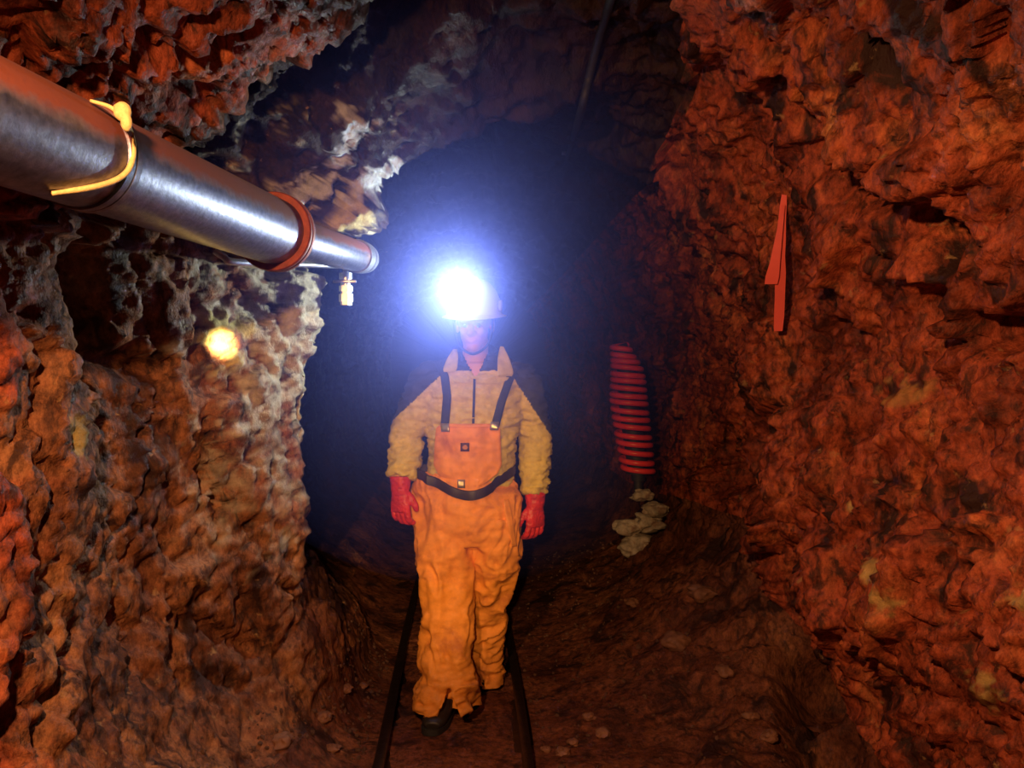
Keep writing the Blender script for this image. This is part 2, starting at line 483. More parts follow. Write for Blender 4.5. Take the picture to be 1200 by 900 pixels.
def mk(name, vf, mat, parent=None, label=None, smooth=True, origin=None, mats=None, matidx=None):
    """vf = (world verts, faces) -> one mesh object, placed relative to its thing"""
    v, f = vf
    org = ORIGIN[parent.name] if parent is not None else Vector(origin or (0, 0, 0))
    me = bpy.data.meshes.new(name)
    me.from_pydata([tuple(Vector(p) - org) for p in v], [], [tuple(x) for x in f])
    bm = bmesh.new()
    bm.from_mesh(me)
    bmesh.ops.recalc_face_normals(bm, faces=bm.faces)
    bm.to_mesh(me)
    bm.free()
    if smooth:
        me.polygons.foreach_set('use_smooth', np.ones(len(me.polygons), dtype=bool))
        if smooth == 'auto':
            try:
                me.set_sharp_from_angle(angle=math.radians(38))
            except Exception:
                pass
    for m_ in (mats or [mat]):
        me.materials.append(m_)
    if matidx is not None:
        me.polygons.foreach_set('material_index', np.array(matidx, dtype=np.int32))
    o = bpy.data.objects.new(name, me)
    COL.objects.link(o)
    if parent is not None:
        o.parent = parent
        ORIGIN[o.name] = org
    else:
        o.location = org
        ORIGIN[o.name] = org
    if label:
        o['label'] = label
    return o


def join(*vfs):
    V, Fc = [], []
    for v, f in vfs:
        n = len(V)
        V += [Vector(p) for p in v]
        Fc += [tuple(i + n for i in x) for x in f]
    return V, Fc


def catmull(ps, n):
    ps = [Vector(p) for p in ps]
    out = []
    for k in range(len(ps) - 1):
        a = ps[k - 1] if k else ps[0] * 2 - ps[1]
        b, c = ps[k], ps[k + 1]
        d = ps[k + 2] if k + 2 < len(ps) else c * 2 - b
        for i in range(n):
            t_ = i / n
            out.append(.5 * (2 * b + (c - a) * t_ + (2 * a - 5 * b + 4 * c - d) * t_**2 + (3 * b - a - 3 * c + d) * t_**3))
    out.append(ps[-1])
    return out


def tube(path, radii, n=16, hint=(0, 1, 0), cap=True, flat=False):
    """loft of ellipses along a path; radii: (a across hint-side, b along hint); flat = keep sections horizontal"""
    path = [Vector(p) for p in path]
    V, Fc = [], []
    hv = Vector(hint).normalized()
    for k, p in enumerate(path):
        tdir = (path[min(k + 1, len(path) - 1)] - path[max(k - 1, 0)]).normalized()
        if flat:
            u, w = Vector((1, 0, 0)), Vector((0, 1, 0))
        else:
            u = tdir.cross(hv)
            if u.length < 1e-4:
                u = tdir.cross(Vector((1, 0, .01)))
            u.normalize()
            w = u.cross(tdir).normalized()
        a, b = radii[k] if isinstance(radii[k], (tuple, list)) else (radii[k], radii[k])
        for i in range(n):
            th = 2 * math.pi * i / n
            V.append(p + u * (a * math.cos(th)) + w * (b * math.sin(th)))
    for k in range(len(path) - 1):
        for i in range(n):
            Fc.append((k * n + i, k * n + (i + 1) % n, (k + 1) * n + (i + 1) % n, (k + 1) * n + i))
    if cap:
        Fc.append(tuple(range(n - 1, -1, -1)))
        Fc.append(tuple((len(path) - 1) * n + i for i in range(n)))
    return V, Fc


def interp_tube(ps, rs, sub=5, **kw):
    path = catmull(ps, sub)
    rr = []
    rs = [r if isinstance(r, (tuple, list)) else (r, r) for r in rs]
    rp = catmull([Vector((a, b, 0)) for a, b in rs], sub)
    rr = [(max(v.x, .001), max(v.y, .001)) for v in rp]
    return tube(path, rr, **kw)


def ellipsoid(c, r, n=20, m=14, rot=None):
    V, Fc = [], []
    c = Vector(c)
    for k in range(m + 1):
        ph = math.pi * k / m
        for i in range(n):
            th = 2 * math.pi * i / n
            p = Vector((r[0] * math.sin(ph) * math.cos(th), r[1] * math.sin(ph) * math.sin(th), r[2] * math.cos(ph)))
            if rot is not None:
                p = rot @ p
            V.append(c + p)
    for k in range(m):
        for i in range(n):
            Fc.append((k * n + i, k * n + (i + 1) % n, (k + 1) * n + (i + 1) % n, (k + 1) * n + i))
    return V, Fc


def rbox(c, s, bev=.003, rot=None, seg=2):
    bm = bmesh.new()
    bmesh.ops.create_cube(bm, size=1)
    for v in bm.verts:
        v.co = Vector((v.co.x * s[0], v.co.y * s[1], v.co.z * s[2]))
    bmesh.ops.bevel(bm, geom=bm.edges[:], offset=min(bev, min(s) * .45), segments=seg, profile=.5, affect='EDGES')
    R_ = rot or Matrix.Identity(3)
    bm.verts.ensure_lookup_table()
    V = [Vector(c) + R_ @ v.co for v in bm.verts]
    Fc = [tuple(v.index for v in f.verts) for f in bm.faces]
    bm.free()
    return V, Fc


def lathe(axis0, axis1, prof_, n=40):
    """prof_: (fraction or metres along axis, radius)"""
    a, b = Vector(axis0), Vector(axis1)
    d = (b - a).normalized()
    u = d.cross(Vector((0, 0, 1)))
    if u.length < 1e-3:
        u = Vector((1, 0, 0))
    u.normalize()
    w = u.cross(d)
    V, Fc = [], []
    for s, r in prof_:
        for i in range(n):
            th = 2 * math.pi * i / n
            V.append(a + d * s + u * (r * math.cos(th)) + w * (r * math.sin(th)))
    for k in range(len(prof_) - 1):
        for i in range(n):
            Fc.append((k * n + i, k * n + (i + 1) % n, (k + 1) * n + (i + 1) % n, (k + 1) * n + i))
    Fc.append(tuple(range(n - 1, -1, -1)))
    Fc.append(tuple((len(prof_) - 1) * n + i for i in range(n)))
    return V, Fc


def remesh(vf, voxel, smooth=6, post=None):
    """union of overlapping closed shells into one continuous skin"""
    me = bpy.data.meshes.new('tmp')
    me.from_pydata([tuple(p) for p in vf[0]], [], [tuple(x) for x in vf[1]])
    bm = bmesh.new()
    bm.from_mesh(me)
    bmesh.ops.remove_doubles(bm, verts=bm.verts, dist=1e-6)
    # every shell outward
    bmesh.ops.recalc_face_normals(bm, faces=bm.faces)
    bm.to_mesh(me)
    bm.free()
    o = bpy.data.objects.new('tmp', me)
    COL.objects.link(o)
    r_ = o.modifiers.new('r', 'REMESH')
    r_.mode = 'VOXEL'
    r_.voxel_size = voxel
    if smooth:
        s_ = o.modifiers.new('s', 'SMOOTH')
        s_.factor = .5
        s_.iterations = smooth
    dg = bpy.context.evaluated_depsgraph_get()
    ev = o.evaluated_get(dg)
    m2 = ev.to_mesh()
    V = np.zeros(len(m2.vertices) * 3)
    m2.vertices.foreach_get('co', V)
    V = V.reshape(-1, 3)
    N = np.zeros(len(m2.vertices) * 3)
    m2.vertices.foreach_get('normal', N)
    N = N.reshape(-1, 3)
    Fc = [tuple(p.vertices) for p in m2.polygons]
    ev.to_mesh_clear()
    bpy.data.objects.remove(o)
    bpy.data.meshes.remove(me)
    if post is not None:
        V = post(V, N)
    return [Vector(p) for p in V], Fc


def bvh_of(*vfs):
    v, f = join(*vfs)
    return BVHTree.FromPolygons([tuple(p) for p in v], f)


# ------------------------------------------------------------------ rails
M_rail = plain('dark_rusted_steel', (.045, .026, .02), .45, .7, .4, 25, .4)
for nm, x0, lab in (('rail', -.335, 'dark rusted mine rail running left of the miner'), ('rail', .212, 'dark rusted mine rail running right of the miner')):
    pr = [(-.04, 0), (.04, 0), (.04, .008), (.008, .014), (.007, .046), (.020, .052), (.020, .066), (.014, .070), (-.014, .070), (-.020, .066), (-.020, .052), (-.007, .046), (-.008, .014), (-.04, .008)]
    yy = [-1.3 + .35 * k for k in range(40)]
    V = []
    for y in yy:
        wob = .006 * math.sin(y * 1.7 + x0 * 9)
        V += [Vector((x0 + a + wob, y, b - .022 + .004 * math.sin(y * 2.3))) for a, b in pr]
    n = len(pr)
    Fc = [(k * n + i, k * n + (i + 1) % n, (k + 1) * n + (i + 1) % n, (k + 1) * n + i) for k in range(len(yy) - 1) for i in range(n)]
    Fc += [tuple(range(n)), tuple((len(yy) - 1) * n + i for i in range(n))]
    tag(mk(nm, (V, Fc), M_rail, smooth='auto', origin=(x0, 0, 0)), lab, 'rail')

# ------------------------------------------------------------------ ventilation pipe
def pipe_material():
    m, nt, b = new_mat('galvanised_pipe_red_lit_top')
    tc = nt.nodes.new('ShaderNodeTexCoord')
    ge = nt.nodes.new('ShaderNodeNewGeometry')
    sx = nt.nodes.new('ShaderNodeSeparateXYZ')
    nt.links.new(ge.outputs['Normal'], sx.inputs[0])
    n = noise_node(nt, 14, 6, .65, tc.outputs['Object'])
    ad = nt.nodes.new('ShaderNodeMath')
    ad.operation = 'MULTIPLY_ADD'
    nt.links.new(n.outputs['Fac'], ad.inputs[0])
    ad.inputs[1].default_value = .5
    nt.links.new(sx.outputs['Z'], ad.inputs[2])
    r = ramp(nt, [(.28, (0, 0, 0)), (.55, (1, 1, 1))])      # reddish light painted onto the upward-facing side
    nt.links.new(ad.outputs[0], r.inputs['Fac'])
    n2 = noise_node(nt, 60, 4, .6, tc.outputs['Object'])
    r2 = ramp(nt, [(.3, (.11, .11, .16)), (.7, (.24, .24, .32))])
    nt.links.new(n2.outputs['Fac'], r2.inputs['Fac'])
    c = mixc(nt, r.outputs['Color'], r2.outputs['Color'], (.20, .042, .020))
    nt.links.new(c, b.inputs['Base Color'])
    rr = ramp(nt, [(0, (.42,) * 3), (1, (.85,) * 3)])
    nt.links.new(r.outputs['Color'], rr.inputs['Fac'])
    nt.links.new(rr.outputs['Color'], b.inputs['Roughness'])
    mm = ramp(nt, [(0, (.85,) * 3), (1, (0,) * 3)])
    nt.links.new(r.outputs['Color'], mm.inputs['Fac'])
    nt.links.new(mm.outputs['Color'], b.inputs['Metallic'])
    bump(nt, b, [(n2.outputs['Fac'], .25, .003)])
    return m


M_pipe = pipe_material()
M_redflange = plain('rust_red_flange', (.30, .055, .022), .6, .2, .35, 30, .4)
M_steel = plain('bare_steel', (.55, .55, .6), .3, .8, .2, 40, .2)
M_rope = plain('pale_yellow_rope', (.75, .55, .22), .8, 0, .2, 120, .4)
M_black = plain('black_rubber', (.02, .019, .02), .6, 0, .3, 40, .2)

A0 = P(60, 168, 1.5)
A1 = P(322, 272, 2.5)
ax = (A1 - A0).normalized()
L = (A1 - A0).length
S0 = A0 - ax * .95                                        # hidden start of the pipe, out of frame
pr_root = root('ventilation_pipe', S0, 'silver ventilation pipe with reddish light painted on top running along the upper left wall', 'pipe')
e = .95 + L
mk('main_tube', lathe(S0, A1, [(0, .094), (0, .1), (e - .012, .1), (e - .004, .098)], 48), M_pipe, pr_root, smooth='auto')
js = .95 + .10
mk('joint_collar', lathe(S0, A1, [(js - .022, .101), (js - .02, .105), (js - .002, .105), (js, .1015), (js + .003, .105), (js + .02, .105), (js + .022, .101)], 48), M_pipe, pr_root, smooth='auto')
mk('flange', lathe(S0, A1, [(e - .02, .098), (e - .02, .118), (e - .016, .121), (e - .002, .121), (e + .002, .118), (e + .002, .110), (e + .008, .110), (e + .008, .121), (e + .024, .121), (e + .028, .118), (e + .028, .07)], 48), M_redflange, pr_root, 'rust red flange', smooth='auto')
TIP = P(435, 305, 3.28)
B0 = P(324, 273, 2.52)
bx = (TIP - B0).normalized()
bl = (TIP - B0).length
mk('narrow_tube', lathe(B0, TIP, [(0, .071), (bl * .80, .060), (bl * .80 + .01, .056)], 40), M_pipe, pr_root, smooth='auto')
mk('end_coupling', lathe(B0, TIP, [(bl * .80, .055), (bl * .80, .066), (bl * .86, .064), (bl * .865, .057), (bl * .875, .057), (bl * .88, .063), (bl * .92, .058), (bl, .034), (bl * 1.02, .022)], 40), M_steel, pr_root, smooth='auto')
# flat bracing bar beneath the pipe end
bar = catmull([P(252, 294, 2.62), P(262, 301, 2.62), P(276, 307, 2.64), P(340, 309, 2.86), P(400, 311, 3.08), P(438, 309, 3.22)], 8)
mk('bracket_bar', tube(bar, [(.009, .012)] * len(bar), 10, hint=(0, 0, 1)), M_steel, pr_root, smooth=True)
vt = P(405, 314, 3.15)
bolt = join(lathe(vt + Vector((0, 0, .03)), vt - Vector((0, 0, .1)), [(0, .022), (.02, .022), (.02, .012), (.05, .012), (.05, .026), (.075, .026), (.075, .019), (.10, .019)], 12))
vv = mk('drain_valve', bolt, M_steel, pr_root, smooth='auto')
mk('valve_nut', lathe(vt - Vector((0, 0, .07)), vt - Vector((0, 0, .17)), [(0, .026), (.022, .026), (.022, .02), (.032, .02), (.032, .027), (.062, .027), (.062, .022), (.075, .022)], 6), M_steel, vv, smooth=False)
mk('valve_lever', rbox(vt + Vector((0, -.028, -.055)), (.09, .008, .012), .003), M_steel, vv)

# rope tied around the pipe
knot = P(142, 131, 1.66)
rr_ = root('rope_tie', knot, 'pale yellow rope tied round the ventilation pipe', 'rope')
def ring(th, r=.106, s=None):
    c = A0 + ax * s
    u = ax.cross(Vector((0, 0, 1))).normalized()
    w = u.cross(ax)
    return c + u * (r * math.cos(th)) + w * (r * math.sin(th))
sR = (P(150, 190, 1.72).y - A0.y) / ax.y
bpipe = bvh_of(lathe(S0, A1, [(0, .1), (e, .1)], 48))
def on_pipe(px, py, off=.009):
    d = ray(px, py)
    dist = bpipe.ray_cast(CAM, d, 10)[3]
    return CAM + d * (dist - off) if dist else P(px, py, 1.5)
loop = [on_pipe(*p) for p in ((136, 124), (145, 137), (152, 152), (156, 170), (155, 187), (148, 202), (131, 213), (100, 221), (60, 226))]
lp = catmull(loop, 8)
mk('rope_loop', tube(lp, [.0055] * len(lp), 8, hint=(.3, .9, .1)), M_rope, rr_)
top = loop[1]
kn = join(ellipsoid(top + Vector((.0, -.005, .008)), (.016, .014, .018), 12, 8), ellipsoid(top + Vector((.008, -.008, -.012)), (.010, .011, .017), 12, 8))
mk('knot', remesh(kn, .002, 2), M_rope, rr_)
tl = catmull([top, on_pipe(128, 125), on_pipe(106, 118)], 6)
mk('rope_tail', tube(tl, [.005 - .002 * k / len(tl) for k in range(len(tl))], 8), M_rope, rr_)

# ------------------------------------------------------------------ cable along the roof
cpts = []
for px, py in ((722, -40), (712, 0), (700, 40), (690, 80), (681, 118), (672, 152), (665, 176)):
    h = hit(px, py)
    n_ = bv.find_nearest(h)[1]
    cpts.append(h + Vector((0, -.01, -.035)))
last = cpts[-1]
cpts += [last + Vector((-.02, .25, -.02)), last + Vector((-.04, .8, .05)), last + Vector((-.06, 1.6, .12))]
cp = catmull(cpts, 8)
crt = root('power_cable', cp[0], 'thick black cable running along the dark rock roof', 'cable')
mk('cable_sheath', tube(cp, [.016] * len(cp), 10, hint=(1, 0, 0)), M_black, crt)
ins = hit(658, 168, .03)
mk('cable_clip', rbox(last + Vector((-.022, -.005, .012)), (.034, .03, .022), .005), M_steel, crt)

# ------------------------------------------------------------------ red survey marker on the right wall
M_tape = plain('fluorescent_red_tape', (.95, .14, .11), .5, 0, .04, 20, .1)
hm = hit(915, 290)
Ym = hm.y - .14
def strip(pxs, Y, th=.004):
    """ribbon through (left px, right px, py) rows, with thickness and a slight twist"""
    V = []
    for k, (a, b, py) in enumerate(pxs):
        tw = .003 * math.sin(k * .7)
        V += [P(a, py, Y + tw), P(b, py, Y - tw), P(b, py, Y - tw + th), P(a, py, Y + tw + th)]
    Fc = []
    for k in range(len(pxs) - 1):
        for i in range(4):
            Fc.append((k * 4 + i, k * 4 + (i + 1) % 4, (k + 1) * 4 + (i + 1) % 4, (k + 1) * 4 + i))
    Fc += [(0, 1, 2, 3), tuple((len(pxs) - 1) * 4 + i for i in range(4))]
    return V, Fc
mr = root('flagging_tape', P(920, 211, Ym), 'bright red flagging tape hanging from a nail on the right wall', 'marker')
mk('long_tail', strip([(919, 922, 208), (917, 922, 222), (914, 922, 240), (912, 921, 258), (909, 921, 280), (908, 920, 300), (908, 921, 320), (908, 920, 345), (907, 919, 370), (907, 917, 388)], Ym), M_tape, mr, smooth='auto')
mk('short_tail', strip([(916, 920, 240), (912, 918, 262), (907, 916, 285), (902, 914, 308), (897, 913, 324), (896, 911, 333)], Ym - .018), M_tape, mr, smooth='auto')
nail = P(920, 209, Ym)
mk('nail', lathe(nail + Vector((0, -.02, .004)), nail + Vector((.12, .35, .0)), [(0, .003), (0, .010), (.005, .010), (.005, .004), (.30, .004)], 10), M_rail, mr, smooth='auto')

# ------------------------------------------------------------------ coiled red hose by the right wall
M_red = plain('red_plastic', (.95, .05, .03), .35, 0, .15, 20, .1)
Yc = 5.3
cx = catmull([P(726, 404, Yc), P(735, 435, Yc), P(737, 470, Yc), P(742, 510, Yc), P(748, 553, Yc)], 90)
rad = [.05, .10, .115, .11, .10]
V = []
turns = 17
pa = []
for k, c in enumerate(cx):
    tt = k / (len(cx) - 1)
    th = 2 * math.pi * turns * tt
    r_ = float(np.interp(tt * 4, [0, 1, 2, 3, 4], rad))
    pa.append(c + Vector((r_ * math.cos(th), r_ * math.sin(th), .004 * math.sin(th * .37))))
hr = root('coiled_hose', cx[-1], 'bright red coiled hose hanging upright beside the right wall beyond the miner', 'hose')
mk('coil', tube(pa, [.0185] * len(pa), 8, hint=(0, 0, 1)), M_red, hr)
core = cx[::15]
mk('inner_tube', tube(core, [.05 + .02 * min(1, k / 6) for k in range(len(core))], 16), M_black, hr, 'black inner tube')
mk('end_fitting', lathe(cx[-1] + Vector((0, 0, .02)), cx[-1] - Vector((0, 0, .2)), [(0, .085), (.03, .085), (.03, .05), (.08, .045), (.08, .03), (.15, .03)], 20), M_black, hr, 'dark end fitting', smooth='auto')

# ------------------------------------------------------------------ stones
def stone(c, r, seed, sq=(1, 1, .8)):
    bm = bmesh.new()
    bmesh.ops.create_icosphere(bm, subdivisions=4, radius=1)
    V = np.array([v.co[:] for v in bm.verts])
    Fc = [tuple(v.index for v in f.verts) for f in bm.faces]
    bm.free()
    fa_, g_ = facets(V * 1.1 + seed * 3.7, seed)
    V = V * (1 + fa_ * .42 + perlin(V * 2.2 + seed, seed) * .15 + perlin(V * 6 + seed, seed) * .06)[:, None]
    V = V * np.array(sq) * r
    return [Vector(c) + Vector(v) for v in V], Fc


M_grey = plain('pale_grey_stone', (.40, .34, .27), .75, 0, .5, 18, .5, dirt=((.16, .06, .03), 9, .5, .8))
M_brown = plain('brown_stone', (.20, .085, .045), .7, 0, .4, 18, .5)
def ground(x, y):
    loc, n, _, d = bv.ray_cast(Vector((x, y, 1.2)), Vector((0, 0, -1)), 5)
    return loc if loc else Vector((x, y, 0))


# pale rubble heaped under the hose
Yr = 5.15
heap = [((748, 640), .11, 'largest pale grey stone at the foot of the rubble under the red hose'),
        ((772, 645), .085, 'pale grey stone at the right foot of the rubble under the red hose'),
        ((760, 612), .085, 'pale grey stone in the middle of the rubble under the red hose'),
        ((736, 618), .07, 'small pale stone at the left of the rubble under the red hose'),
        ((768, 597), .065, 'pale stone near the top right of the rubble under the red hose'),
        ((753, 580), .055, 'topmost pale stone of the rubble under the red hose')]
for k, ((px, py), r_, lab) in enumerate(heap):
    c = P(px, py, Yr + .03 * (k % 3))
    tag(mk('stone', stone(c, r_, 20 + k, (1.25, 1, .72)), M_grey, smooth='auto', origin=c), lab, 'stone', 'pale stones under the red hose')
# post that carries the hose, rising out of the rubble
pb = P(756, 655, 5.36)
# scattered stones on the floor
scat = [((792, 756), .055, 4.1), ((742, 708), .035, 4.6), ((822, 700), .06, 4.2), ((690, 842), .022, 3.3), ((706, 862), .028, 3.2), ((672, 872), .02, 3.15),
        ((660, 884), .025, 3.1), ((880, 842), .03, 3.2), ((850, 790), .035, 3.5), ((902, 866), .03, 3.1), ((640, 880), .018, 3.1),
        ((405, 810), .025, 3.4), ((380, 842), .03, 3.2), ((330, 872), .035, 2.9), ((425, 805), .018, 3.5), ((390, 880), .024, 3.0)]
for k, ((px, py), r_, Yg) in enumerate(scat):
    g = hit(px, py)
    c = g + Vector((0, 0, r_ * .35))
    lab = 'small brown stone on the dirt floor right of the rails' if px > 560 else 'small brown stone on the dirt slope left of the rails'
    if k == 0:
        lab = 'fist sized brown stone at the foot of the right bank below the pale rubble'
    if k == 2:
        lab = 'largest loose brown stone lying on the right bank'
    tag(mk('stone', stone(c, r_, 50 + k, (1.1, 1, .7)), M_brown, smooth='auto', origin=c), lab, 'stone', 'loose stones on the right of the floor' if px > 560 else 'loose stones on the left slope')
# gravel
GV, GF = [], []
bm = bmesh.new()
bmesh.ops.create_icosphere(bm, subdivisions=1, radius=1)
iv = [v.co.copy() for v in bm.verts]
iff = [tuple(v.index for v in f.verts) for f in bm.faces]
bm.free()
for k in range(1500):
    if rng.random() < .6:
        x, y = -rng.uniform(.40, 1.0), rng.uniform(2.3, 4.1)
    else:
        x, y = rng.uniform(.27, 1.35), rng.uniform(2.4, 6.0)
    g = ground(x, y)
    if g.z > .28:
        continue
    r_ = rng.uniform(.003, .011) * (1.5 if rng.random() < .08 else 1)
    R_ = Euler((rng.uniform(0, 6), rng.uniform(0, 6), rng.uniform(0, 6))).to_matrix()
    s_ = (rng.uniform(.7, 1.4), rng.uniform(.7, 1.3), rng.uniform(.5, .9))
    n = len(GV)
    GV += [g + Vector((0, 0, r_ * .2)) + R_ @ Vector((v.x * s_[0] * r_ * rng.uniform(.8, 1.2), v.y * s_[1] * r_, v.z * s_[2] * r_)) for v in iv]
    GF += [tuple(i + n for i in f) for f in iff]
tag(mk('gravel', (GV, GF), plain('dark_gravel', (.10, .045, .026), .9, 0, .4, 18, 0), smooth=False), 'fine brown gravel strewn over the floor and its banks', 'gravel', kind='stuff')

# ------------------------------------------------------------------ the miner
D = 3.48
M_skin = plain('skin', (.55, .27, .20), .5, 0, .12, 30, .15)
M_olive = plain('olive_yellow_cloth', (.52, .40, .085), .8, 0, .18, 40, .3, dirt=((.16, .09, .03), 7, .55, .5))
M_navy = plain('dark_navy_cloth', (.030, .028, .038), .8, 0, .3, 40, .3)
M_orange = plain('orange_canvas', (.72, .27, .035), .75, 0, .15, 26, .3, dirt=((.32, .08, .025), 6, .54, .65))
M_glove = plain('red_rubber_glove', (.52, .025, .02), .5, 0, .25, 30, .4, dirt=((.16, .02, .015), 9, .55, .6))
M_belt = plain('black_leather', (.026, .014, .012), .5, 0, .3, 40, .2)
M_boot = plain('black_boot_rubber', (.018, .014, .013), .5, 0, .4, 30, .3)
M_helmet = plain('white_helmet_plastic', (.78, .80, .84), .35, 0, .05, 10, .05)
M_lampbody = plain('grey_lamp_housing', (.35, .36, .4), .4, 0, .1, 20, .1)
M_brass = plain('dull_buckle_metal', (.5, .42, .32), .4, .8, .2, 30, .1)
M_patch = plain('dark_patch', (.07, .022, .012), .7, 0, .2, 60, .1)
M_emblem = plain('tan_emblem', (.42, .17, .06), .7, 0, .1, 60, .1)
M_eye = plain('eye_white', (.32, .27, .25), .2, 0, .03, 20, 0)
M_iris = plain('brown_iris', (.07, .04, .02), .2, 0, .1, 20, 0)
M_hair = plain('grey_hair', (.30, .27, .25), .7, 0, .4, 80, .5)
PX = F / D                                                # pixels per metre at the miner


def W(px, py, dy=0.0):
    return P(px, py, D + dy)


def folds(V, N, seed, amt, fx, fz, extra=.0):
    q_ = V * np.array((fx, fx, fz))
    w_ = np.stack((perlin(V * 5, seed + 5),) * 3, 1) * .6
    f = 1 - np.abs(fbm(q_ + w_, seed, 3, .55)) * 2.2
    return V + N * (amt * (f - .3))[:, None]


def rows_tube(rws, n=40, sub=4):
    """rows of (py, left px, right px, half depth, depth shift) -> loft of horizontal ellipses"""
    c, r_ = [], []
    for py, a, b, hd, dy in rws:
        A, B = W(a, py, dy), W(b, py, dy)
        c.append((A + B) / 2)
        r_.append(((B - A).length / 2, hd))
    return interp_tube(c, r_, sub, n=n, flat=True)


# --- head, built facing -Y then turned a little to the miner's right
HC = W(556, 378, -.02)
HC = Vector((HC.x, D - .03, 1.665))
HR = Euler((math.radians(6), 0, math.radians(-9)), 'XYZ').to_matrix()
def H(x, y, z):
    return HC + HR @ Vector((x, y, z))
def hel(c, r):
    return ellipsoid(H(*c), r, 20, 14, HR)
head_parts = [hel((0, .012, .035), (.074, .094, .088)), hel((0, -.012, -.035), (.060, .072, .075)), hel((0, -.045, -.085), (.036, .036, .030)),
              hel((0, -.055, -.045), (.043, .035, .045)), hel((0, -.080, .022), (.058, .020, .014)),
              hel((.034, -.066, -.020), (.020, .018, .020)), hel((-.034, -.066, -.020), (.020, .018, .020)),
              interp_tube([H(0, -.082, .020), H(0, -.098, -.010), H(0, -.106, -.026), H(0, -.090, -.036)], [(.009, .010), (.012, .012), (.015, .012), (.012, .008)], 3, n=10, hint=(0, 1, 0)),
              hel((.013, -.090, -.028), (.009, .010, .008)), hel((-.013, -.090, -.028), (.009, .010, .008)),
              hel((0, -.086, -.056), (.023, .012, .0055)), hel((0, -.085, -.066), (.020, .012, .006)),
              hel((.076, .012, -.005), (.010, .020, .032)), hel((-.076, .012, -.005), (.010, .020, .032))]
NK = W(556, 425, 0)
neck = interp_tube([H(0, .015, -.06), H(0, .022, -.11), Vector((NK.x, D + .01, 1.50)), Vector((NK.x, D + .015, 1.43))], [(.056, .060), (.056, .058), (.062, .062), (.085, .075)], 4, n=20, hint=(0, 1, 0))
torso_b = rows_tube([(425, 520, 598, .08, 0), (440, 508, 610, .10, 0), (460, 505, 610, .11, 0), (500, 508, 602, .11, 0), (550, 506, 598, .105, 0), (590, 500, 600, .11, 0), (612, 505, 597, .10, 0)])
SL, EL, WL = W(503, 447, 0), W(478, 508, .01), W(471, 562, -.05)
SR_, ER, WR = W(610, 447, .01), W(627, 512, .04), W(627, 580, .0)
arms_b = join(interp_tube([SL + Vector((.04, 0, 0)), SL, EL, WL], [.055, .055, .042, .032], 5, n=16), interp_tube([SR_ - Vector((.04, 0, 0)), SR_, ER, WR], [.055, .055, .042, .032], 5, n=16))


def hand(wrist, n_, w_, scale=1.0, r0=.0115, thick=0.0, cuff=False):
    """relaxed hand hanging from the wrist: back faces n_, thumb side w_"""
    n_, w_ = Vector(n_).normalized(), Vector(w_).normalized()
    d_ = Vector((0, -.10, -1)).normalized()
    def L_(w, d, n):
        return wrist + (w_ * w + d_ * d + n_ * n) * scale
    parts = [interp_tube([L_(0, -.03, 0), L_(0, .02, 0), L_(.002, .06, .002), L_(0, .10, -.002)], [(.032, .024), (.038 + thick, .022 + thick), (.046 + thick, .020 + thick), (.046 + thick, .015 + thick)], 4, n=20, hint=tuple(n_))]
    for w0, ln, spr in ((.036, .074, .004), (.012, .082, .001), (-.0125, .076, -.002), (-.036, .058, -.006)):
        a1, a2, a3 = math.radians(18), math.radians(48), math.radians(72)
        p = L_(w0, .085, -.002)
        q0 = L_(w0, .100, -.003)
        seq = [p, q0]
        for a, fr in ((a1, .42), (a2, .32), (a3, .26)):
            dirv = d_ * math.cos(a) - n_ * math.sin(a) + w_ * spr * 4
            seq.append(seq[-1] + dirv * ln * fr * scale)
        parts.append(interp_tube(seq, [r0 * 1.05, r0 * 1.1, r0 * 1.05, r0 * .98, r0 * .72], 4, n=12, hint=tuple(n_)))
    th = [L_(.022, .022, -.008), L_(.045, .045, -.016), L_(.060, .072, -.024), L_(.062, .098, -.034)]
    parts.append(interp_tube(th, [r0 * 1.6, r0 * 1.4, r0 * 1.15, r0 * .75], 4, n=12, hint=tuple(n_)))
    if cuff:
        parts.append(interp_tube([L_(0, -.050, 0), L_(0, -.03, 0), L_(0, 0, 0), L_(0, .03, 0)], [(.046, .044), (.046, .042), (.043, .036), (.042, .027)], 4, n=24, hint=tuple(n_)))
    return join(*parts)


HWL, HWR = WL + Vector((-.006, -.01, -.035)), WR + Vector((.0, -.01, -.035))
nl, wl = (-.55, -.83, 0), (.83, -.55, 0)
nr, wr = (.55, -.83, 0), (-.83, -.55, 0)
FL, FR = Vector((W(522, 850, 0).x, 3.375, 0)), Vector((P(571, 800, 3.72).x, 3.82, 0))
HL_, HRR = W(524, 600, 0), W(582, 600, .02)
KL, KR = P(522, 712, 3.40), P(572, 705, 3.585)
legs_b = join(interp_tube([HL_ + Vector((0, 0, .06)), HL_ - Vector((0, 0, .05)), KL, FL + Vector((0, .01, .10))], [.080, .074, .046, .036], 6, n=18), interp_tube([HRR + Vector((0, 0, .06)), HRR - Vector((0, 0, .05)), KR, FR + Vector((0, .0, .10))], [.080, .074, .046, .036], 6, n=18))
feet_b = join(*[interp_tube([f + Vector((0, .05, .06)), f + Vector((0, 0, .06)), f + Vector((tx * .5, -.08, .045)), f + Vector((tx, -.16, .035))], [(.030, .035), (.034, .040), (.038, .028), (.028, .016)], 4, n=16, hint=(0, 0, 1)) for f, tx in ((FL, -.03), (FR, .01))])
body_vf = remesh(join(*head_parts, neck, torso_b, arms_b, legs_b, feet_b, hand(HWL, nl, wl, .9, .0085), hand(HWR, nr, wr, .9, .0085)), .0045, 4)
ORG = Vector((W(545, 800, 0).x, D, 0))
person = mk('person', body_vf, M_skin, origin=ORG)
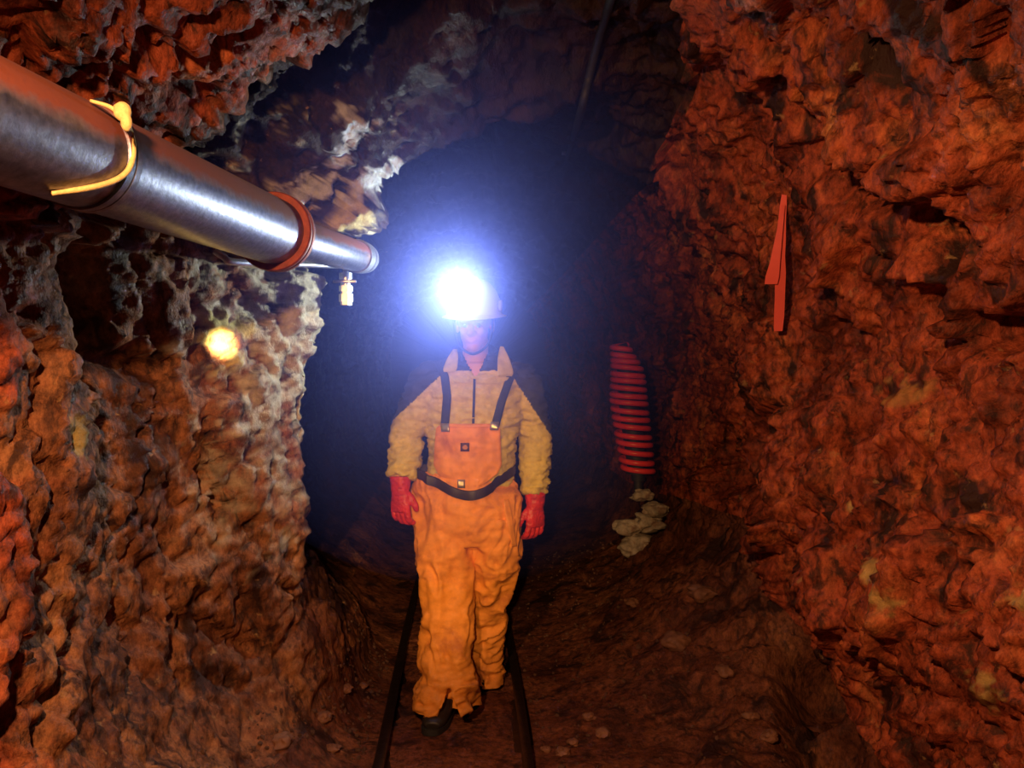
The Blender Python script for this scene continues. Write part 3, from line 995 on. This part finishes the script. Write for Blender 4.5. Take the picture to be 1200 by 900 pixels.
tag(person, 'miner in orange bib overalls and white helmet walking between the rails with a lit headlamp', 'person')
for s in (-1, 1):
    ec = H(.029 * s, -.0735, .000)
    ey = mk('eye', ellipsoid(ec, (.0098, .0098, .0098), 16, 10), M_eye, person)
    mk('iris', ellipsoid(ec + HR @ Vector((0, -.0082, 0)), (.0055, .003, .0055), 12, 8), M_iris, ey)
hair = []
for s in (-1, 1):
    hair.append(ellipsoid(H(.071 * s, .03, .010), (.010, .040, .036), 14, 10, HR))
hair.append(ellipsoid(H(0, .082, -.01), (.060, .026, .055), 18, 12, HR))
mk('hair', remesh(join(*hair), .004, 3, lambda V, N: folds(V, N, 3, .004, 60, 20)), M_hair, person, 'short grey hair under the helmet')

# --- jacket
torso_j = rows_tube([(415, 537, 583, .070, .015), (422, 522, 597, .092, .01), (431, 507, 611, .112, .005), (445, 497, 618, .130, 0), (465, 496, 617, .140, 0), (495, 499, 612, .140, 0), (525, 504, 603, .135, 0), (550, 503, 601, .132, 0), (570, 502, 600, .120, 0), (580, 504, 598, .105, 0)], 48)
sl_l = interp_tube([SL + Vector((.05, 0, .01)), SL + Vector((.0, 0, -.005)), (SL + EL) / 2 + Vector((-.006, 0, 0)), EL, (EL + WL) / 2, WL + Vector((0, 0, .01))], [.070, .082, .076, .070, .068, .062], 5, n=24)
sl_r = interp_tube([SR_ + Vector((-.05, 0, .01)), SR_ + Vector((.0, 0, -.005)), (SR_ + ER) / 2 + Vector((.004, 0, 0)), ER, (ER + WR) / 2, WR + Vector((0, 0, .008))], [.070, .082, .076, .070, .064, .058], 5, n=24)


def jacket_post(V, N):
    V1 = folds(V, N, 12, .010, 7, 15)
    V1 = folds(V1, N, 15, .010, 11, 38)
    xn, zb = W(557, 441, -.1).x, W(557, 442, -.1).z
    up = np.clip(V1[:, 2] - zb, 0, 1)
    ins_ = (np.abs(V1[:, 0] - xn) < up * .55) & (V1[:, 1] < D - .01)
    V1[ins_, 1] += .075
    return V1


jack = remesh(join(torso_j, sl_l, sl_r), .0075, 5, jacket_post)
fcs = jack[1]
cen_ = np.array([sum((jack[0][i] for i in f), Vector()) / len(f) for f in fcs])
# the dark yoke: cloth of another colour over shoulders and outer upper arms
def zpx(px, py):
    w = W(px, py, -.1)
    return w.x, w.z
la, lb = zpx(519, 437), zpx(466, 487)
ra, rb = zpx(598, 437), zpx(643, 505)
idx = []
for c in cen_:
    x, z = c[0], c[2]
    dl = (z - la[1]) - (x - la[0]) * (lb[1] - la[1]) / (lb[0] - la[0])
    dr = (z - ra[1]) - (x - ra[0]) * (rb[1] - ra[1]) / (rb[0] - ra[0])
    dark = (x < la[0] and dl > 0) or (x > ra[0] and dr > 0) or (z > la[1] + .01)
    if c[1] > D + .03 and z > la[1] - .12:
        dark = True
    idx.append(1 if dark else 0)
jacket = mk('jacket', jack, None, person, 'olive yellow jacket with dark navy shoulders', mats=[M_olive, M_navy], matidx=idx)


def wrap_grid(bvx, px_rows, ny=14, off=.012, th=.008, y0=-1.0):
    """cloth lying on the front of the figure: rows of (py, left px, right px), pressed onto what lies beneath"""
    V = []
    R_ = len(px_rows)
    yl = None
    grid = []
    for py, a, b in px_rows:
        row = []
        for i in range(ny):
            px = a + (b - a) * i / (ny - 1)
            d = ray(px, py)
            loc, n, _, dist = bvx.ray_cast(CAM, d, 10)
            row.append((px, py, dist))
        grid.append(row)
    known = [r[2] for row in grid for r in row if r[2]]
    dm = sum(known) / max(1, len(known)) if known else D
    # smooth distances so the cloth spans small folds
    G = np.array([[r[2] if r[2] else dm for r in row] for row in grid])
    for _ in range(3):
        Gp = np.pad(G, 1, mode='edge')
        G = np.minimum(G, (Gp[:-2, 1:-1] + Gp[2:, 1:-1] + Gp[1:-1, :-2] + Gp[1:-1, 2:]) / 4)
    fr, bk = [], []
    for r, row in enumerate(grid):
        for i, (px, py, _) in enumerate(row):
            d = ray(px, py)
            fr.append(CAM + d * (G[r, i] - off))
            bk.append(CAM + d * (G[r, i] - off + th))
    V = fr + bk
    n = len(fr)
    Fc = []
    for r in range(R_ - 1):
        for i in range(ny - 1):
            a = r * ny + i
            Fc.append((a, a + 1, a + ny + 1, a + ny))
            Fc.append((n + a, n + a + ny, n + a + ny + 1, n + a + 1))
    edge = [i for i in range(ny)] + [r * ny + ny - 1 for r in range(1, R_)] + [(R_ - 1) * ny + i for i in range(ny - 2, -1, -1)] + [r * ny for r in range(R_ - 2, 0, -1)]
    for k in range(len(edge)):
        a, b = edge[k], edge[(k + 1) % len(edge)]
        Fc.append((a, b, n + b, n + a))
    return V, Fc


bj = bvh_of(jack)
def lerp_rows(rws, n):
    out = []
    ps_ = np.array(rws, float)
    for y in np.linspace(ps_[0, 0], ps_[-1, 0], n):
        out.append((y, float(np.interp(y, ps_[:, 0], ps_[:, 1])), float(np.interp(y, ps_[:, 0], ps_[:, 2]))))
    return out


mk('zipper', wrap_grid(bj, lerp_rows([(444, 554.5, 557.5), (500, 553, 556)], 14), 3, .004, .004), M_navy, jacket, 'dark zipper')
mk('chest_flap', wrap_grid(bj, lerp_rows([(440, 527, 549), (445, 529, 552), (449, 533, 553)], 8), 10, .010, .007), M_olive, jacket)
mk('chest_flap', wrap_grid(bj, lerp_rows([(442, 562, 597), (446, 559, 594), (450, 559, 580)], 8), 10, .010, .007), M_olive, jacket)
# standing collar, open at the throat
def collar(r0, r1, z0, z1, open_deg, th, fl=0.0, a0=None, a1=None, tilt=.03):
    V = []
    n = 40
    a0 = -90 + open_deg if a0 is None else a0
    a1 = 270 - open_deg if a1 is None else a1
    cx_, cy_ = W(557, 420, 0).x, D + .012
    lv = 5
    for sgn in (0, 1):
        for k in range(lv):
            f = k / (lv - 1)
            for i in range(n + 1):
                a = math.radians(a0 + (a1 - a0) * i / n)
                r_ = r0 + (r1 - r0) * f + sgn * th
                a = math.radians(a0 + (a1 - a0) * i / n + (12 * f * (1 - 2 * i / n) if abs(1 - 2 * i / n) > .6 else 0))
                z = z0 + (z1 - z0) * f + tilt * math.sin(a) * (1 if f > 0 else .9)
                V.append(Vector((cx_ + r_ * math.cos(a), cy_ + r_ * math.sin(a) * 1.0, z)))
    w = n + 1
    Fc = []
    for sgn in (0, 1):
        for k in range(lv - 1):
            for i in range(n):
                a = sgn * lv * w + k * w + i
                Fc.append((a, a + 1, a + w + 1, a + w))
    o2 = lv * w
    for k in range(lv - 1):
        for i in (0, n):
            a = k * w + i
            Fc.append((a, a + w, o2 + a + w, o2 + a))
    for k in (0, lv - 1):
        for i in range(n):
            a = k * w + i
            Fc.append((a, a + 1, o2 + a + 1, o2 + a))
    return V, Fc
mk('collar', collar(.096, .088, 1.445, 1.560, 24, .012), M_navy, jacket, 'dark navy standing collar')
# olive tabs of the outer collar either side
bjc = bvh_of(jack, collar(.096, .088, 1.445, 1.560, 24, .012))
mk('collar_flap', wrap_grid(bjc, lerp_rows([(409, 531, 536), (420, 524, 537), (432, 519, 536), (436, 520, 533)], 10), 8, .014, .010), M_olive, jacket, 'olive collar tab')
mk('collar_flap', wrap_grid(bjc, lerp_rows([(406, 586, 590), (420, 583, 597), (436, 583, 602), (441, 583, 600)], 10), 8, .014, .010), M_olive, jacket, 'olive collar tab')

# --- overalls
pelvis = rows_tube([(556, 492, 607, .144, 0), (570, 487, 609, .150, 0), (590, 484, 610, .152, 0), (615, 487, 609, .146, 0), (632, 492, 604, .120, 0)], 48)


def leg(rws):
    c, r_ = [], []
    for py, a, b, hd, Y in rws:
        A, B = P(a, py, Y), P(b, py, Y)
        c.append((A + B) / 2)
        r_.append(((B - A).length / 2, hd))
    return interp_tube(c, r_, 5, n=32, flat=True)


leg_f = leg([(610, 488, 552, .125, D), (650, 490, 553, .115, 3.44), (700, 493, 552, .105, 3.40), (740, 494, 552, .098, 3.375), (775, 494, 554, .100, 3.36), (792, 497, 557, .104, 3.35), (808, 487, 560, .122, 3.34), (828, 485, 560, .130, 3.335), (843, 486, 559, .128, 3.335)])
leg_b = leg([(605, 545, 609, .142, D), (645, 550, 609, .130, 3.495), (680, 551, 602, .115, 3.54), (705, 549, 595, .105, 3.585), (740, 548, 588, .095, 3.66), (768, 551, 585, .092, 3.70), (776, 554, 588, .10, 3.715), (792, 553, 587, .115, 3.70), (811, 555, 583, .115, 3.67)])


def pants_post(V, N):
    V1 = folds(V, N, 51, .024, 6, 3.6)
    low = np.clip((.35 - V1[:, 2]) / .3, 0, 1)[:, None]
    V2 = V1 + (folds(V1, N, 55, .014, 6, 16) - V1) * (.35 + low)
    # notch at the front of the leading hem where the boot tongue shows
    nx, nz_ = P(526, 836, 3.2).x, P(526, 812, 3.2).z
    front = np.clip((3.42 - V2[:, 1]) / .1, 0, 1)
    up_ = np.clip((nz_ - V2[:, 2]) / (nz_ - .05), 0, 1)
    edge_ = np.abs(V2[:, 0] - nx) / (up_ * .042 + 1e-4)
    V2[:, 1] += np.where((V2[:, 1] < 3.36) & (V2[:, 2] < nz_), np.clip((1.3 - edge_) * 2.5, 0, 1) * .10, 0)
    V2[:, 2] = np.maximum(V2[:, 2], .012 + .045 * front)
    return V2


pants = remesh(join(pelvis, leg_f, leg_b), .0075, 4, pants_post)
overalls = mk('overalls', pants, M_orange, person, 'stained orange canvas bib overalls')
bib_rows = lerp_rows([(497, 517, 579), (501, 511, 586), (525, 509, 587), (545, 508, 588), (555, 513, 583), (564, 524, 572), (570, 536, 562)], 30)
bib = wrap_grid(bj, bib_rows, 26, .020, .012)
def ripple(vf, seed, amt):
    V = np.array([v[:] for v in vf[0]])
    d = fbm(V * np.array((16, 4, 8)), seed, 3) * amt
    return [Vector((v[0], v[1] + k, v[2])) for v, k in zip(V, d)], vf[1]
bib = ripple(bib, 71, .012)
mk('bib', bib, M_orange, overalls)
bb = bvh_of(bib, jack)
mk('bib_hem', wrap_grid(bb, lerp_rows([(496.5, 518, 578), (501, 512, 585)], 4), 22, .005, .005), M_orange, overalls)
mk('logo_patch', wrap_grid(bb, lerp_rows([(519, 539.5, 550), (529, 539.5, 550)], 5), 5, .004, .004), M_patch, overalls, 'small dark square logo patch')
mk('logo_emblem', wrap_grid(bvh_of(bib, jack), lerp_rows([(521.5, 544, 546), (523.5, 542, 548), (525, 541.5, 548.5), (527, 544, 546.5)], 7), 6, .009, .004), M_emblem, overalls, 'tan emblem on the patch')
def strap(pl):
    rws = []
    ys_ = np.linspace(pl[0][0], pl[-1][0], 22)
    A = np.array(pl, float)
    return [(y, float(np.interp(y, A[:, 0], A[:, 1])) - 5, float(np.interp(y, A[:, 0], A[:, 1])) + 5) for y in ys_]
mk('suspender', wrap_grid(bb, strap([(424, 513), (440, 521), (465, 524), (500, 521)]), 5, .008, .006), M_navy, overalls, 'dark suspender strap')
mk('suspender', wrap_grid(bb, strap([(424, 606), (442, 598), (470, 588), (500, 580)]), 5, .008, .006), M_navy, overalls, 'dark suspender strap')
bbp = bvh_of(pants, bib, torso_j)
mk('clasp', wrap_grid(bb, lerp_rows([(496, 516, 526), (506, 517, 527)], 4), 5, .014, .006), M_brass, overalls, 'dull metal clasp')
mk('clasp', wrap_grid(bb, lerp_rows([(494, 575, 585), (504, 574, 584)], 4), 5, .014, .006), M_brass, overalls, 'dull metal clasp')
# pocket edge
mk('pocket', wrap_grid(bbp, lerp_rows([(585, 590, 596), (600, 591, 600), (640, 600, 606)], 14), 5, .006, .008), M_orange, overalls)

# --- belt
def belt():
    V = []
    n = 72
    cx_ = W(549, 560, 0).x
    sec = [(-.0, -.021), (.009, -.019), (.011, 0), (.009, .019), (-.0, .021)]
    for i in range(n):
        a = 2 * math.pi * i / n
        dirv = Vector((math.cos(a), math.sin(a), 0))
        front = max(0, -math.sin(a))
        z = 1.035 - .088 * front ** 2 + .0 * math.cos(a)
        c = Vector((cx_, D, z))
        dmax = 0
        for dz in (-.02, 0, .02):
            loc, nn, _, dist = bbp.ray_cast(c + dirv * .5 + Vector((0, 0, dz)), -dirv, .5)
            if loc:
                dmax = max(dmax, .5 - dist)
        dmax = min(dmax if dmax else .2, .228)
        for o_, z_ in sec:
            V.append(c + dirv * (dmax + o_ + .002) + Vector((0, 0, z_)))
    m_ = len(sec)
    Fc = []
    for i in range(n):
        for k in range(m_):
            a, b = i * m_ + k, i * m_ + (k + 1) % m_
            c_, d_ = ((i + 1) % n) * m_ + (k + 1) % m_, ((i + 1) % n) * m_ + k
            Fc.append((a, b, c_, d_))
    return V, Fc
bvf = belt()
bo = mk('belt', bvf, M_belt, person, 'dark leather belt', smooth='auto')
bbb = bvh_of(bvf, pants, bib)
mk('buckle', wrap_grid(bbb, lerp_rows([(562, 536, 545), (572, 536, 545)], 4), 5, .006, .006), M_brass, bo, 'dull metal buckle')

# --- gloves
for wrist, n_, w_ in ((HWL, nl, wl), (HWR, nr, wr)):
    gv = remesh(hand(wrist, n_, w_, 1.0, .0122, .003, True), .0027, 3, lambda V, N: folds(V, N, 81, .0022, 25, 35))
    mk('glove', gv, M_glove, person, 'red rubber work glove')

# --- boots
for f, tx in ((FL, -.045), (FR, .012)):
    bt = join(interp_tube([f + Vector((0, .075, .05)), f + Vector((0, .04, .065)), f + Vector((0, -.02, .070)), f + Vector((tx * .5, -.10, .048)), f + Vector((tx * .9, -.165, .040)), f + Vector((tx, -.195, .034))],
                          [(.034, .035), (.044, .055), (.046, .062), (.052, .038), (.050, .028), (.032, .016)], 5, n=20, hint=(0, 0, 1)),
              interp_tube([f + Vector((0, .01, .06)), f + Vector((0, -.0, .16)), f + Vector((0, .01, .28))], [(.046, .062), (.046, .060), (.050, .055)], 5, n=20, flat=True))
    def flatten(V, N):
        V = V.copy()
        V[:, 2] = np.maximum(V[:, 2], .022)
        return V
    b_ = mk('boot', remesh(bt, .005, 4, flatten), M_boot, person, 'black work boot')
    so = []
    outl = [(0, .088, .032), (0, .05, .046), (0, 0, .045), (tx * .4, -.08, .052), (tx * .75, -.14, .055), (tx, -.185, .042), (tx, -.208, .018)]
    lft = [f + Vector((x - w_, y, 0)) for x, y, w_ in outl]
    rgt = [f + Vector((x + w_, y, 0)) for x, y, w_ in outl][::-1]
    loop_ = catmull(lft + rgt + [lft[0]], 4)[:-1]
    n = len(loop_)
    V = [p + Vector((0, 0, .002)) for p in loop_] + [p + Vector((0, 0, .026)) for p in loop_]
    mk('sole', (V, [tuple(range(n)), tuple(range(2 * n - 1, n - 1, -1))] + [(i, (i + 1) % n, n + (i + 1) % n, n + i) for i in range(n)]), M_black, b_, smooth=False)

# --- helmet and lamp
def helmet():
    V, Fc = [], []
    n, m = 48, 16
    prof_ = []
    for k in range(m + 1):
        ph = (math.pi / 2) * k / m
        prof_.append((math.sin(ph), math.cos(ph)))
    ringsl = []
    for r_, z in prof_[1:]:
        ringsl.append([(r_, z, 0)] * n)
    out = []
    def ring_pts(rx, ry, z, brim=0):
        res = []
        for i in range(n):
            a = 2 * math.pi * i / n
            fr = max(0, -math.sin(a)) ** 2
            rid_ = 0
            x, y = rx * math.cos(a), ry * math.sin(a)
            y -= brim * fr * .028
            res.append(H(x, y + .006, z - brim * fr * .006))
        return res
    R3 = []
    for r_, z in prof_[1:]:
        R3.append(ring_pts(.118 * r_ ** .9, .140 * r_ ** .9, .052 + .148 * z))
    R3.append(ring_pts(.121, .143, .045))
    R3.append(ring_pts(.138, .160, .040, 1))
    R3.append(ring_pts(.139, .161, .036, 1))
    R3.append(ring_pts(.118, .140, .040))
    for r_, z in prof_[1:][::-1]:
        R3.append(ring_pts(.112 * r_ ** .9, .134 * r_ ** .9, .050 + .142 * z))
    V = [p for rr in R3 for p in rr]
    for k in range(len(R3) - 1):
        for i in range(n):
            Fc.append((k * n + i, k * n + (i + 1) % n, (k + 1) * n + (i + 1) % n, (k + 1) * n + i))
    Fc.append(tuple(range(n)))
    Fc.append(tuple((len(R3) - 1) * n + i for i in range(n - 1, -1, -1)))
    return V, Fc
hm_ = mk('helmet', helmet(), M_helmet, person, 'white safety helmet')
rg = catmull([H(0, -.128, .11), H(0, -.098, .165), H(0, -.04, .197), H(0, .03, .200), H(0, .095, .168), H(0, .135, .10)], 6)
mk('ridge', tube(rg, [(.014, .008)] * len(rg), 10, hint=tuple(HR @ Vector((0, .3, 1)))), M_helmet, hm_)
mk('side_clip', join(rbox(H(.118, -.045, .085), (.016, .05, .034), .005, HR), rbox(H(.121, -.062, .085), (.016, .018, .046), .004, HR)), M_lampbody, hm_, 'grey side clip')
st = catmull([H(.083, -.03, .04), H(.079, -.035, -.03), H(.055, -.045, -.09), H(0, -.065, -.120), H(-.055, -.045, -.09), H(-.079, -.035, -.03), H(-.083, -.03, .04)], 6)
mk('chin_strap', tube(st, [(.005, .0018)] * len(st), 8, hint=(0, 1, 0)), M_navy, hm_, 'dark chin strap')
LP = P(545, 343, D - .245)                                # lens centre
LB = H(0, -.115, LP.z - HC.z + .012)
aim = Vector((-.10, -1, -.05)).normalized()
back_ = LP - aim * .085
lampb = mk('headlamp', lathe(back_, LP, [(0, .022), (.012, .030), (.03, .030), (.055, .036), (.078, .040), (.083, .040), (.085, .037), (.080, .035)], 32), M_lampbody, person, 'round cap lamp clipped to the helmet front', smooth='auto')
mk('lamp_bracket', rbox((back_ + H(0, -.105, .125)) / 2, (.034, .05, .05), .006, HR), M_lampbody, lampb)
m, nt, b = new_mat('lit_lamp_lens')
b.inputs['Base Color'].default_value = (.9, .95, 1, 1)
b.inputs['Emission Color'].default_value = (.86, .92, 1, 1)
b.inputs['Emission Strength'].default_value = 30
mk('lens', lathe(LP - aim * .006, LP + aim * .01, [(0, .036), (.004, .035), (.009, .026), (.012, .012), (.0125, .002)], 32), m, lampb, 'glowing white lens')

# ------------------------------------------------------------------ haze in the air around the lamp
def haze_mat():
    m = bpy.data.materials.new('blue_mine_haze')
    m.use_nodes = True
    nt = m.node_tree
    nt.nodes.remove(nt.nodes['Principled BSDF'])
    out = nt.nodes['Material Output']
    vs = nt.nodes.new('ShaderNodeVolumeScatter')
    vs.inputs['Color'].default_value = (.20, .245, 1, 1)
    vs.inputs['Anisotropy'].default_value = .25
    tc = nt.nodes.new('ShaderNodeTexCoord')
    ln = nt.nodes.new('ShaderNodeVectorMath')
    ln.operation = 'LENGTH'
    nt.links.new(tc.outputs['Object'], ln.inputs[0])
    a = nt.nodes.new('ShaderNodeMath')
    a.operation = 'MULTIPLY'
    a.inputs[1].default_value = -1 / .34
    nt.links.new(ln.outputs['Value'], a.inputs[0])
    ex = nt.nodes.new('ShaderNodeMath')
    ex.operation = 'EXPONENT'
    nt.links.new(a.outputs[0], ex.inputs[0])
    mu = nt.nodes.new('ShaderNodeMath')
    mu.operation = 'MULTIPLY'
    mu.inputs[1].default_value = 2.4
    nt.links.new(ex.outputs[0], mu.inputs[0])
    a2 = nt.nodes.new('ShaderNodeMath')
    a2.operation = 'MULTIPLY'
    a2.inputs[1].default_value = -1 / .11
    nt.links.new(ln.outputs['Value'], a2.inputs[0])
    e2 = nt.nodes.new('ShaderNodeMath')
    e2.operation = 'EXPONENT'
    nt.links.new(a2.outputs[0], e2.inputs[0])
    m2 = nt.nodes.new('ShaderNodeMath')
    m2.operation = 'MULTIPLY_ADD'
    m2.inputs[1].default_value = .9
    nt.links.new(e2.outputs[0], m2.inputs[0])
    nt.links.new(mu.outputs[0], m2.inputs[2])
    nt.links.new(m2.outputs[0], vs.inputs['Density'])
    nt.links.new(vs.outputs[0], out.inputs['Volume'])
    return m
hz = mk('haze', ellipsoid(LP, (1.15, 1.15, 1.15), 32, 20), haze_mat(), origin=tuple(LP))
tag(hz, 'blue misty haze in the air around the glowing headlamp', 'haze', kind='stuff')

# ------------------------------------------------------------------ lights
def light(name, kind, loc, col, power, radius=.05, target=None, cone=None, blend=.5):
    ld = bpy.data.lights.new(name, kind)
    ld.color = col
    ld.energy = power
    if kind in ('POINT', 'SPOT'):
        ld.shadow_soft_size = radius
    o = bpy.data.objects.new(name, ld)
    COL.objects.link(o)
    o.location = loc
    if target is not None:
        o.rotation_euler = (Vector(target) - Vector(loc)).to_track_quat('-Z', 'Y').to_euler()
    if cone:
        ld.spot_size = math.radians(cone)
        ld.spot_blend = blend
    return o


KEY = (-.45, .35, 2.08)
light('key_lamp', 'SPOT', KEY, (1, .50, .22), 195, .04, (.35, 2.7, .42), 112, .55)
light('added_miner_fill', 'SPOT', (-.12, -.15, 1.62), (1, .56, .24), 300, .03, (-.02, 3.4, .95), 27, .7)  # unseen warm spot added to brighten the miner
light('headlamp_beam', 'SPOT', LP + aim * .02, (.46, .57, 1), 66, .02, LP + Vector((-.62, -1, .0)), 168, .45)
hs = hit(261, 404)
light('added_hot_spot', 'SPOT', (.12, .3, 1.5), (1, .82, .42), 6500, .01, hs, 2.6, 1.0)  # unseen narrow spot added to make the hot patch on the wall
wd = bpy.data.worlds.new('world')
scene.world = wd
wd.use_nodes = True
wd.node_tree.nodes['Background'].inputs[0].default_value = (.02, .02, .03, 1)
wd.node_tree.nodes['Background'].inputs[1].default_value = 0.0

scene.view_settings.view_transform = 'Standard'
scene.view_settings.look = 'None'
scene.view_settings.exposure = 0
scene.view_settings.gamma = 1
scene.view_settings.use_curve_mapping = False
